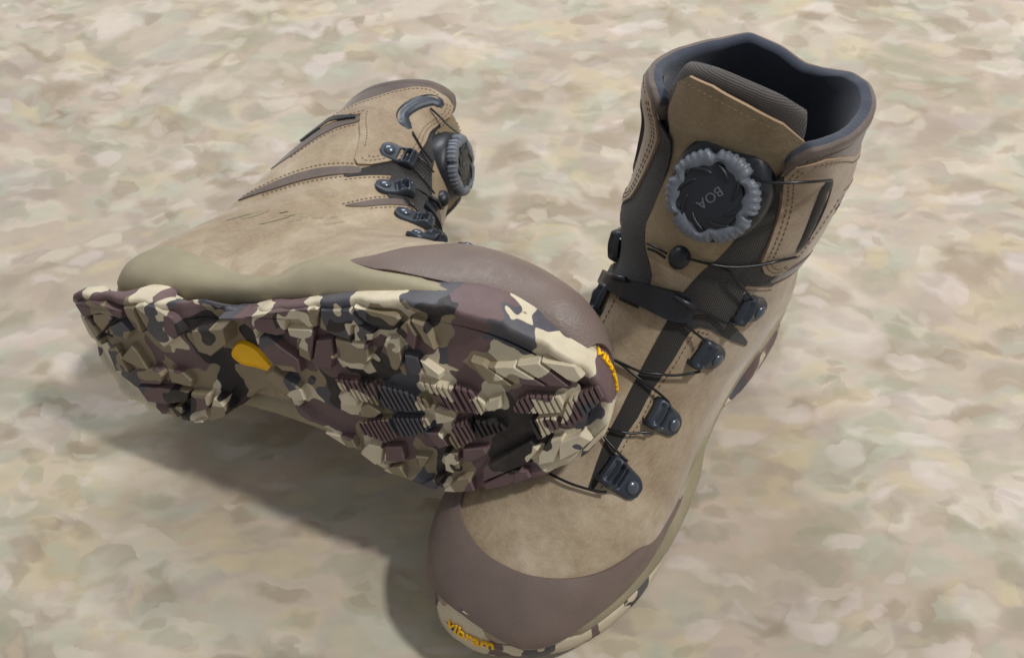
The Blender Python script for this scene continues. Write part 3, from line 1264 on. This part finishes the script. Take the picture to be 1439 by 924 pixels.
def lathe(profile, P, dx, dy, dz, seg=64, rfn=None):
    V, F = [], []
    for k, (r, z) in enumerate(profile):
        for i in range(seg):
            t = 2*math.pi*i/seg
            rr = r if rfn is None else rfn(k, r, t)
            V.append(P+dx*rr*math.cos(t)+dy*rr*math.sin(t)+dz*z)
    for k in range(len(profile)-1):
        for i in range(seg):
            a, b = k*seg+i, k*seg+(i+1) % seg
            F.append((a, b, b+seg, a+seg))
    F.append(tuple(range((len(profile)-1)*seg, len(profile)*seg)))
    return V, F


def build_dial(pose, root, cfg):
    t0, n_, up_, R0 = cfg['t'], np.array(cfg['n'], float), np.array([0, 0, 1.0]), cfg['r']
    dz = n_/np.linalg.norm(n_)
    dx = up_-dz*(up_@dz)
    dx /= np.linalg.norm(dx)
    dy = np.cross(dz, dx)
    P = S(t0, cfg.get('phi', 0), tongue_off(t0, 0)+.1)
    PB = P+dx*cfg['bs']
    P = P-dz*.1
    d = new_obj('dial_base', *lathe([(R0*.6, -.7), (R0*1.12, -.35), (R0*1.16, .2), (R0*1.13, .7), (R0*1.02, .98), (R0*.9, 1.05), (R0*.5, 1.05)], PB, dx, dy, dz,
                rfn=lambda k, r, t: r*(1+.05*math.cos(2*t))), MAT['black'], root, side=pose.side, auto=40)
    notches = [.35, 1.45, 2.45, 3.6, 4.65, 5.6]
    zt = 1.7

    def rf(k, r, t):
        kn = .03*(1 if math.sin(t*40) > 0 else -1)*R0/2 if 1 <= k <= 6 else 0
        nt = 0
        for q in notches:
            dd = (t-q+math.pi) % (2*math.pi)-math.pi
            nt += math.exp(-(dd/.075)**2)
        inner = 0
        if k >= 8:
            ph = (t*6/6.283*1.0) % 1
            inner = .10*math.sin(6*t+1)+.06*math.sin(12*t)
        return r*(1-.13*nt*(1 if k < 8 else 0))+kn+inner*R0/2
    prof = [(R0*.85, .92), (R0*.98, .98), (R0*1.0, 1.06), (R0*1.0, zt-.35), (R0*.985, zt-.15), (R0*.93, zt-.03), (R0*.88, zt), (R0*.84, zt+.02), (R0*.76, zt),
            (R0*.70, zt-.06), (R0*.68, zt-.25), (R0*.3, zt-.3)]
    new_obj('grip_ring', *lathe(prof, P, dx, dy, dz, 264, rf), MAT['grip'], d, side=pose.side, auto=35)
    # cap with swirling ridges
    prof = [(R0*.72, zt-.3), (R0*.69, zt-.1), (R0*.62, zt-.06), (R0*.2, zt-.03), (.02, zt-.03)]
    new_obj('dial_cap', *lathe(prof, P, dx, dy, dz, 96), MAT['cap'], d, side=pose.side, auto=40)
    parts = []
    for k in range(8):
        a0 = k*math.pi/4+.3
        pts = []
        for q in range(7):
            u = q/6
            a, rr = a0+u*.75, R0*(.48+.24*u)
            pts.append(P+dx*rr*math.cos(a)+dy*rr*math.sin(a)+dz*(zt-.05))
        parts.append(tube(pts, [.02, .06, .08, .09, .08, .06, .02], 6))
    new_obj('dial_ridge', *join(parts), MAT['black'], d, side=pose.side)['kind'] = 'stuff'
    V, F = text_mesh('BOA', R0*.30, .01, 4, -.002)
    ang = cfg['text']
    ex = np.array([math.cos(ang), math.sin(ang)])
    ey = np.array([-ex[1], ex[0]])
    # screen-like axes of the dial: right = -dy or dy depending on mirror, up = dx
    right = np.cross(dx, dz)
    right = right*(1 if pose.side > 0 else -1)
    out = []
    for x, y, z in V:
        p = ex*x+ey*y
        out.append(P+right*(p[0]+cfg['toff'][0])+dx*(p[1]+cfg['toff'][1])+dz*(zt-.015+z))
    new_obj('lettering', out, F, MAT['print'], d, False, side=pose.side)
    return P, dx, dy, dz


TIN = [0.0]


def tongue_off(t, ph):
    t = np.asarray(t, float)
    return -.12-(.75+TIN[0])*np.clip((t-10.2)/3.2, 0, 1.2)**1.3


TTOP = [14.2]


def build_tongue(pose, root):
    nt, npz = 40, 30
    rows = []
    t0, t1 = 9.3, TTOP[0]
    for i in range(nt):
        u = i/(nt-1)
        # a closed ring round the tongue at this height: outer face then inner face
        ring = []
        for j in range(npz*2):
            a = 2*math.pi*(j+.5)/(npz*2)
            ca, sa = math.cos(a), math.sin(a)
            ph = .84*abs(ca)**.55*(1 if ca > 0 else -1)
            prof = abs(sa)**.5*(1 if sa > 0 else -1)
            tt = t0+(t1-t0)*u
            side_drop = .35*abs(ph/.84)**2.2
            tt = t0+(t1-side_drop-t0)*u
            thick = .42*(math.sqrt(max(0, 1-max(0, (u-.93)/.07)**2)) if u > .93 else 1)
            off = float(tongue_off(tt, ph))-.42+thick*prof
            ring.append(S(tt, ph*(1+.02*math.sin(tt*5)), off))
        rows.append(ring)
    n = npz*2
    V = [p for r in rows for p in r]
    F = []
    for i in range(nt-1):
        for j in range(n):
            a, b = i*n+j, i*n+(j+1) % n
            F.append((a, b, b+n, a+n))
    F.append(tuple(range((nt-1)*n, nt*n)))
    new_obj('tongue', V, F, MAT['pad'], root, side=pose.side)


def cable(pts, r=.068, n=8):
    return tube(catmull(pts, n), r, 6)


def build_boot(pose, root, cfg):
    pose.use()
    use_outline(pose.side)
    VOPEN[0], TIN[0], TTOP[0] = cfg['vopen'], cfg['tin'], cfg['ttop']
    camo = MAT['camoU'] if pose.side > 0 else MAT['camoL']
    build_upper(pose, root)
    build_lining(pose, root)
    # midsole cup: the lateral line is mirrored to the medial side
    mt = MID_TOP[::-1].copy()
    if pose.side > 0:
        k_ = mt[:, 0] < 4.4
        mt[k_, 1] -= .3*np.clip((mt[k_, 0]-1.0)/.8, 0, 1)
    lat = catmull(mt, 4)
    top = np.concatenate([[[8.0, math.pi]], lat, [[.45, 1.2], [.3, .4]]])
    full = np.concatenate([top, (top[:-1]*np.array([1, -1]))[::-1][:]])
    full[-1] = [8.0, -math.pi]
    full = np.concatenate([full, [[4, -math.pi], [1, -math.pi], [.2, -math.pi], [.05, -2], [.05, 0], [.05, 2], [.2, math.pi], [1, math.pi], [4, math.pi]]])
    # keep it simple and robust: two halves
    tp = np.concatenate([lat, [[.5, 1.3], [.25, 1.4], [.15, 2.0], [.3, 3.13], [4, 3.13], [8.05, 3.13]]])

    def thick(t, p):
        d = np.min(np.hypot((t[:, None]-lat[None, :, 0])*2.2, (np.abs(p)[:, None]-lat[None, :, 1])*4.6), 1)
        fore = np.clip((5.6-t)/1.0, 0, 1)*np.clip((t-.8)/.9, 0, 1)
        return (.08+(.34+.28*fore)*np.clip(d/(1.4-.5*fore), 0, 1)**.8)*np.clip((2.75-np.abs(p))/.35, 0, 1)*np.clip((t-.5)/.9, .2, 1)+(t > 6.6)*.12-.12*(np.abs(p) > 2.7)
    for k, poly in enumerate(both(tp)):
        o = patch('midsole', poly, .3, MAT['midsole'], pose, root, .3, .35, thickfn=thick)
    # rubber toe cap
    rt = RAND_TOP
    med = np.array([[2.9, -.85], [3.35, -1.05], [3.7, -1.3], [4.2, -1.55], [4.5, -1.68], [3.9, -1.85]])
    up = np.concatenate([med[::-1], rt, [[4.3, 1.6], [4.53, 1.68], [3.91, 1.82]]])
    lowl = np.array([[3.27, 1.88], [2.65, 1.91], [1.97, 1.9], [1.4, 1.9], [1.13, 1.87], [.88, 1.62], [.72, 1.3], [.72, .5], [.72, 0], [.7, -.6], [.72, -1.2], [.88, -1.6], [1.3, -1.87], [1.97, -1.9], [2.65, -1.91], [3.3, -1.95]])
    if pose.side < 0:
        lowl[2:7, 1] += .3
        lowl[7:9, 1] += .1
        lowl[5:12, 0] = .42
    if pose.side > 0:
        lowl[:4, 1] -= .26
        lowl[4, 1] -= .15
        up = up[:-1]
    rp = np.concatenate([catmull(up, 5), lowl])

    def rthick(t, p):
        e = catmull(up, 5)
        d = np.min(np.hypot((t[:, None]-e[None, :, 0])*2.2, (p[:, None]-e[None, :, 1])*4.2), 1)
        return .16+.10*np.clip(d/.5, 0, 1)
    patch('toe_cap', rp, .18, MAT['rand'], pose, root, .2, .3, thickfn=rthick)
    os_ = build_outsole(pose, root, camo)
    build_lugs(pose, os_, camo)
    toe_lettering(pose, os_, cfg['logo'], cfg['logosize'], cfg['logoz'])
    # mesh gusset, both sides of the tongue
    mp = MESH_POLY if pose.side > 0 else np.concatenate([MESH_POLY[:24], [[7.6, .72], [7.52, .55]], MESH_POLY[30:]])
    for poly in (mp, (MESH_POLY[6:34] if pose.side > 0 else mp)*np.array([1, -1])):
        patch('mesh_gusset', poly, .05, MAT['mesh'], pose, root, .1, .3)
    # quarter panel that carries the cable guide
    front = PANEL_FRONT
    sh = np.zeros_like(front)
    sh[:5, 1] = cfg['pf']
    back = PANEL_BACK
    cuff = CUFF
    pp_ = np.concatenate([front+sh, back, cuff[:-1]])
    for poly in both(pp_):
        patch('guide_panel', poly, .16, MAT['tan2'], pose, root, .17, .3, edge=MAT['edge'])
    for poly in both(BAND_A):
        patch('flex_band', catmull(poly, 3, True), .07, MAT['brown'], pose, root, .1, .25)
    for poly in both(BAND_B):
        patch('flex_band', catmull(poly, 3, True), .07, MAT['brown'], pose, root, .1, .25)
    if pose.side < 0:
        patch('pull_tab', TAB, .22, MAT['black'], pose, root, .2, .2)
    for poly in both(BAND_C) if pose.side < 0 else []:
        patch('flex_notch', catmull(poly, 3, True), .06, MAT['brown'], pose, root, .1, .2)
    # padded cuff round the back of the collar
    cu = np.concatenate([cuff[::-1], [[11.2, 2.5], [11.0, 3.13]]])
    for sg in (1, -1):
        tops = np.array([[float(ttop(a*sg))-.2, a] for a in np.linspace(3.13, cuff[-1][1], 14)])
        poly = np.concatenate([catmull(cu, 4), tops])*np.array([1, sg])
        patch('collar_cuff', poly, .08, MAT['brown'], pose, root, .14, .3)
    build_tongue(pose, root)
    fn = lambda t, p: S(t, p, tongue_off(t, p)+.12)
    if pose.side > 0:
        tl = np.array([pose.pick_fn(fn, *q, 8.6, 14.2, .8) for q in TONGUE_PX])
        tl[4:-4] = catmull(tl[4:-4], 3)[::3]
        TL[0] = tl
    else:
        tl = TL[0].copy()
        tl[:, 0] = np.minimum(tl[:, 0], TTOP[0]-.35)
    low = np.array([[11, .56], [10, .5], [9, .42], [8.6, .3], [8.6, -.3], [9, -.42], [10, -.5], [11, -.52]])
    tl = np.concatenate([tl[5:14], low])
    patch('tongue_leather', tl, 0, MAT['tongue'], pose, root, .14, .3, thickfn=lambda t, p: tongue_off(t, p)+.145, edge=MAT['edge'])
    # stitching
    pf = catmull(PANEL_FRONT, 4)
    lines = []
    for sgn in (1, -1):
        m = np.array([1, sgn])
        fr_ = PANEL_FRONT+sh
        lines += [inset_line(fr_, -.25)*m, inset_line(fr_, -.48)*m, inset_line(PANEL_BACK[:4], -.25)*m, inset_line(PANEL_BACK[3:], -.22)*m,
                  inset_line(cuff, -.25)*m]
    stitches(lines, pose, root, MAT['thread'], .17)
    lines = []
    for sgn in (1, -1):
        m = np.array([1, sgn])
        A1, A2 = BAND_A[:5], BAND_A[5:]
        edge = MESH_POLY[30:41]
        lines += [inset_line(A1, .2)*m, inset_line(A2, .2)*m, inset_line(BAND_B[5:], .2)*m,
                  inset_line(edge, -.22)*m, inset_line(MESH_POLY[20:23], -.25)*m]
        if pose.side < 0:
            lines += [inset_line(BAND_C[:5], .2)*m, inset_line(BAND_C[5:], .2)*m]
    stitches(lines, pose, root, MAT['thread'], .02)
    k = len(TONGUE_PX)
    ed = TL[0][4:k-4]+np.array([-.17, 0])
    parts_o = tongue_off(ed[:, 0], 0)
    stitches([ed if pose.side > 0 else ed-np.array([.9, 0])], pose, root, MAT['thread'], float(np.mean(parts_o))+.13)
    rg = np.random.RandomState(4)
    for t_, p_ in (PRINT if pose.side < 0 else []):
        w_, h_ = rg.uniform(.025, .07), rg.uniform(.03, .09)
        bl = [(t_+h_*math.sin(a)*rg.uniform(.5, 1.3), p_+w_*math.cos(a)*rg.uniform(.7, 1.2)) for a in np.linspace(0, 6.28, 10)[:-1]]
        patch('faded_print', bl, .012, MAT['ghost'], pose, root, .012, .15)
    # hooks
    for sgn in (1, -1):
        for a, b in cfg['hooks']:
            a = np.array(a)*[1, sgn]
            b = np.array(b)*[1, sgn]
            fr = frame_at(a, b, .04)
            h = new_obj('lace_guide', *hook_mesh(fr, 2.5, cfg['hw']), MAT['metal'], root, side=pose.side, auto=45)
            P, dx, dy, dz = fr
            new_obj('rivet', *dome(P, dx, dy, dz, .36, .2, base=.2), MAT['rivet'], h, side=pose.side)
        g = np.array(cfg['guide'])*[1, sgn]
        new_obj('cable_guide', *guide_mesh(g, cfg['ghw'], .36), MAT['black'] if pose.side > 0 else MAT['metal'], root, side=pose.side, auto=50)
    P, dx, dy, dz = build_dial(pose, root, cfg['dial'])
    # keeper strap across the instep
    if True:
        st = STRAP
        ks = patch('keeper_strap', catmull(st, 3, True), .34, MAT['black'], pose, root, .28, .25)
        for q0, q1 in (((8.05, .1), (8.0, .3)), ((7.5, -.6), (7.75, -.35))):
            V, F = tube([S(*q0, .5), S((q0[0]+q1[0])/2, (q0[1]+q1[1])/2, .56), S(*q1, .5)], [.12, .16, .15], 10)
            new_obj('cable_sleeve', V, F, MAT['black'], ks, side=pose.side)
    kt = KNOB
    c = S(kt[0], kt[1], float(tongue_off(kt[0], 0))+.1)
    n = SN(kt[0], kt[1])
    d = S(kt[0]+.1, kt[1], 0)-S(kt[0], kt[1], 0)
    d /= np.linalg.norm(d)
    new_obj('cable_toggle', *dome(c, d*.62, np.cross(n, d)*.5, n, 1.0, .5, 24, 8, .1), MAT['black'], root, side=pose.side)
    for ln in cfg['cables']:
        V, F = cable([S(q[0], q[1], q[2]) for q in ln])
        new_obj('lace_cable', V, F, MAT['cable'], root, side=pose.side)


PU.use()
STRAP = PU.picks([(835,378),(860,388),(884,394),(925,404),(962,413),(971,424),(970,447),(963,451),(940,449),(912,436),(884,423),(850,405),(828,390)])
KNOB = PU.pick(955, 363)


PU_GUIDE = [tuple(q) for q in PU.picks([(1160,253),(1149,287),(1134,322),(1119,352)])]


def on(pose, pts, off=.35):
    """cable way-points: pixels on the shell, with a height above it"""
    out = []
    for p in pts:
        t, f = pose.pick(p[0], p[1])
        out.append((t, f, p[2] if len(p) > 2 else off))
    return out


HK_U = [((885,684),(848,655)),((942,596),(905,572)),((1003,504),(965,488)),((1062,437),(1025,432))]
hooksU = [(PU.pick(*a), PU.pick(*b)) for a, b in HK_U]
PL.use()
HK_L = [((568,302),(600,318)),((541,263),(575,270)),((547,213),(575,226))]
hooksL = [(PL.pick(*a), PL.pick(*b)) for a, b in HK_L]
hooksL = [hooksU[0], hooksU[1]]+hooksL
PU.use()
cabU = [on(PU, L) for L in [
 [(1058,240,.5),(1085,243,.6),(1130,246,.5),(1160,250,.3)],
 [(1112,357,.3),(1090,363,.25),(1064,370,.2),(1030,374,.15),(1000,371,.15),(969,361,.3)],
 [(915,342,.3),(928,347,.35),(942,354,.4)],[(916,349,.3),(928,353,.35),(940,360,.4)],
 [(995,372,.12),(1020,380,.12),(1034,394,.3),(1049,416,.4)],
 [(965,428,.5),(985,437,.2),(1015,452,.2),(1030,450,.4)],
 [(948,445,.3),(960,455,.2),(985,474,.4)],
 [(975,517,.45),(960,522,.35),(942,525,.3),(923,524,.3),(900,522,.25),(874,511,.2),(852,500,.2)],
 [(852,500,.15),(874,513,.2),(895,530,.2),(912,543,.25),(925,554,.3),(932,562,.45)],
 [(910,606,.45),(899,606,.35),(885,608,.3),(870,606,.3),(852,602,.2),(838,590,.2),(820,578,.2)],
 [(822,585,.2),(838,600,.2),(850,616,.2),(860,628,.3),(869,638,.35),(877,646,.45)],
 [(850,690,.4),(835,689,.3),(815,684,.25),(798,678,.25),(772,666,.2),(740,650,.2)]]]
PL.use()
cabL = [on(PL, L, .3) for L in [
 [(603,155,.3),(612,166,.5),(622,180,.8),(632,190,1.2)],[(578,190,.3),(584,200,.25),(592,214,.3),(602,232,.5)],
 [(578,219,.35),(588,226,.3),(596,233,.3),(606,245,.3)],[(580,240,.3),(590,250,.2),(598,260,.2),(606,275,.3)],
 [(576,267,.3),(586,272,.3),(597,280,.3),(604,292,.2)],[(567,282,.25),(577,292,.2),(587,302,.2),(594,312,.2)],
 [(602,318,.3),(612,327,.3),(622,336,.3)]]]
PL.use()
TAB = PL.picks([(420,198),(440,183),(462,170),(488,165),(500,164),(500,168),(464,174),(428,199)])
PRINT = PL.picks([(340,303),(357,302),(366,298),(390,308),(399,297),(409,301),(416,309),(430,303),(447,306),(470,305),(478,312),(466,314)])
bootU = empty('hiking_boot', matrix(PU.R, PU.T+np.array([0, 0, .12])), 'upright tan nubuck lace-up boot standing on its sole at the right', 'boot', 'pair of hunting boots')
bootL = empty('hiking_boot', matrix(PL.R, PL.T), 'tan nubuck boot tipped on its side with its camouflage lug sole facing out', 'boot', 'pair of hunting boots')
build_boot(PU, bootU, dict(vopen=1.0, tin=0, ttop=13.85, pf=0, hw=.8, ghw=.52, hooks=hooksU, guide=[PU_GUIDE[0], PU_GUIDE[1], PU_GUIDE[2], PU_GUIDE[3]],
    dial=dict(bs=.3, phi=.08, t=10.72, n=(.85, 0, .55), r=2.03, text=math.radians(-120), toff=(0, 0)), cables=cabU,
    logo=(672, 893), logosize=1.0, logoz=1.95))
build_boot(PL, bootL, dict(vopen=.8, tin=.6, ttop=12.6, pf=-.13, hw=.66, ghw=.55, hooks=hooksL, guide=[(11.9, .66), (11.95, .84), (11.6, .96), (11.0, .95), (10.5, .8)],
    dial=dict(bs=0, t=10.75, n=(.98, 0, .12), r=2.05, text=math.radians(-120), toff=(0, 0)), cables=cabL,
    logo=(861, 520), logosize=.9, logoz=1.85))


# ------------------------------------------------------------------ camouflage cloth on the ground
def cloth_mat():
    m = NT('faded_camouflage_cloth')
    tc = m.n('TexCoord')
    v0 = tc.outputs['Object']

    def warped(scale, amp, seed):
        mp = m.n('Mapping', {'Vector': v0, 'Location': (seed, seed*.7, 0)})
        wn = m.noise(mp.outputs[0], scale, 2, .5)
        a = m.n('VectorMath', {0: wn.outputs[1], 1: (.5, .5, .5)}, operation='SUBTRACT')
        a = m.n('VectorMath', {0: a.outputs[0], 'Scale': amp}, operation='SCALE')
        return a.outputs[0]
    big = warped(3, .12, 3.3)
    mid = warped(22, .027, 1.1)
    fine = warped(90, .009, 5.2)
    s1 = m.n('VectorMath', {0: v0, 1: big}, operation='ADD')
    s2 = m.n('VectorMath', {0: s1.outputs[0], 1: mid}, operation='ADD')
    v = m.n('VectorMath', {0: s2.outputs[0], 1: fine}, operation='ADD').outputs[0]
    pal = [(0, lin(204, 194, 176)), (.13, lin(158, 143, 128)), (.26, lin(172, 174, 156)), (.40, lin(190, 172, 156)),
           (.5, lin(150, 147, 124)), (.62, lin(194, 179, 146)), (.70, lin(170, 157, 148)), (.82, lin(140, 125, 103)), (.92, lin(208, 196, 188))]
    base = m.noise(v0, 7, 3, .6)
    c = m.ramp(base.outputs[0], [(.35, lin(174, 159, 139)), (.65, lin(188, 176, 160))])
    for k, (sc, rot, thr, op) in enumerate(((19, .2, .35, .5), (30, -.25, .35, .52), (38, .35, .4, .52), (52, -.1, .4, .5), (34, .1, .5, .5), (62, .3, .45, .46), (84, -.2, .5, .42), (120, .1, .6, .3))):
        mp = m.n('Mapping', {'Vector': v, 'Scale': (sc*.6, sc*1.0, sc), 'Rotation': (0, 0, rot), 'Location': (k*3.1, k*1.7, .5)})
        vo = m.n('TexVoronoi', {'Vector': mp.outputs[0], 'Scale': 1.0}, voronoi_dimensions='2D')
        ed = m.n('TexVoronoi', {'Vector': mp.outputs[0], 'Scale': 1.0}, feature='DISTANCE_TO_EDGE', voronoi_dimensions='2D')
        sp = m.n('SeparateColor', {0: vo.outputs['Color']})
        col = m.ramp(sp.outputs[0], pal, 'CONSTANT')
        gate = m.n('MapRange', {0: sp.outputs[1], 1: thr, 2: thr+.25, 3: 0.0, 4: op})
        if k % 2:
            soft = m.n('MapRange', {0: vo.outputs['Distance'], 1: .56, 2: .30}, interpolation_type='SMOOTHSTEP')
        else:
            soft = m.n('MapRange', {0: ed.outputs[0], 1: .0, 2: .26}, interpolation_type='SMOOTHSTEP')
        f = m.n('Math', {0: gate.outputs[0], 1: soft.outputs[0]}, operation='MULTIPLY')
        c = m.mix(f.outputs[0], c, col)
    br = m.noise(m.n('Mapping', {'Vector': v0, 'Scale': (1, 2.2, 1), 'Rotation': (0, 0, .2)}).outputs[0], 60, 4, .65)
    c = m.mix(.25, c, m.ramp(br.outputs[0], [(.3, mono(.42)), (.7, mono(.58))]), 'OVERLAY')
    m.link(c, m.b.inputs['Base Color'])
    m.b.inputs['Roughness'].default_value = .8
    m.b.inputs['Specular IOR Level'].default_value = .25
    w = m.noise(v0, 900, 2)
    m.bump(w.outputs[0], .12, .0004)
    return m.m


new_obj('ground', [(-150, -60, 0), (150, -60, 0), (150, 260, 0), (-150, 260, 0)], [(0, 1, 2, 3)], cloth_mat())['kind'] = 'structure'
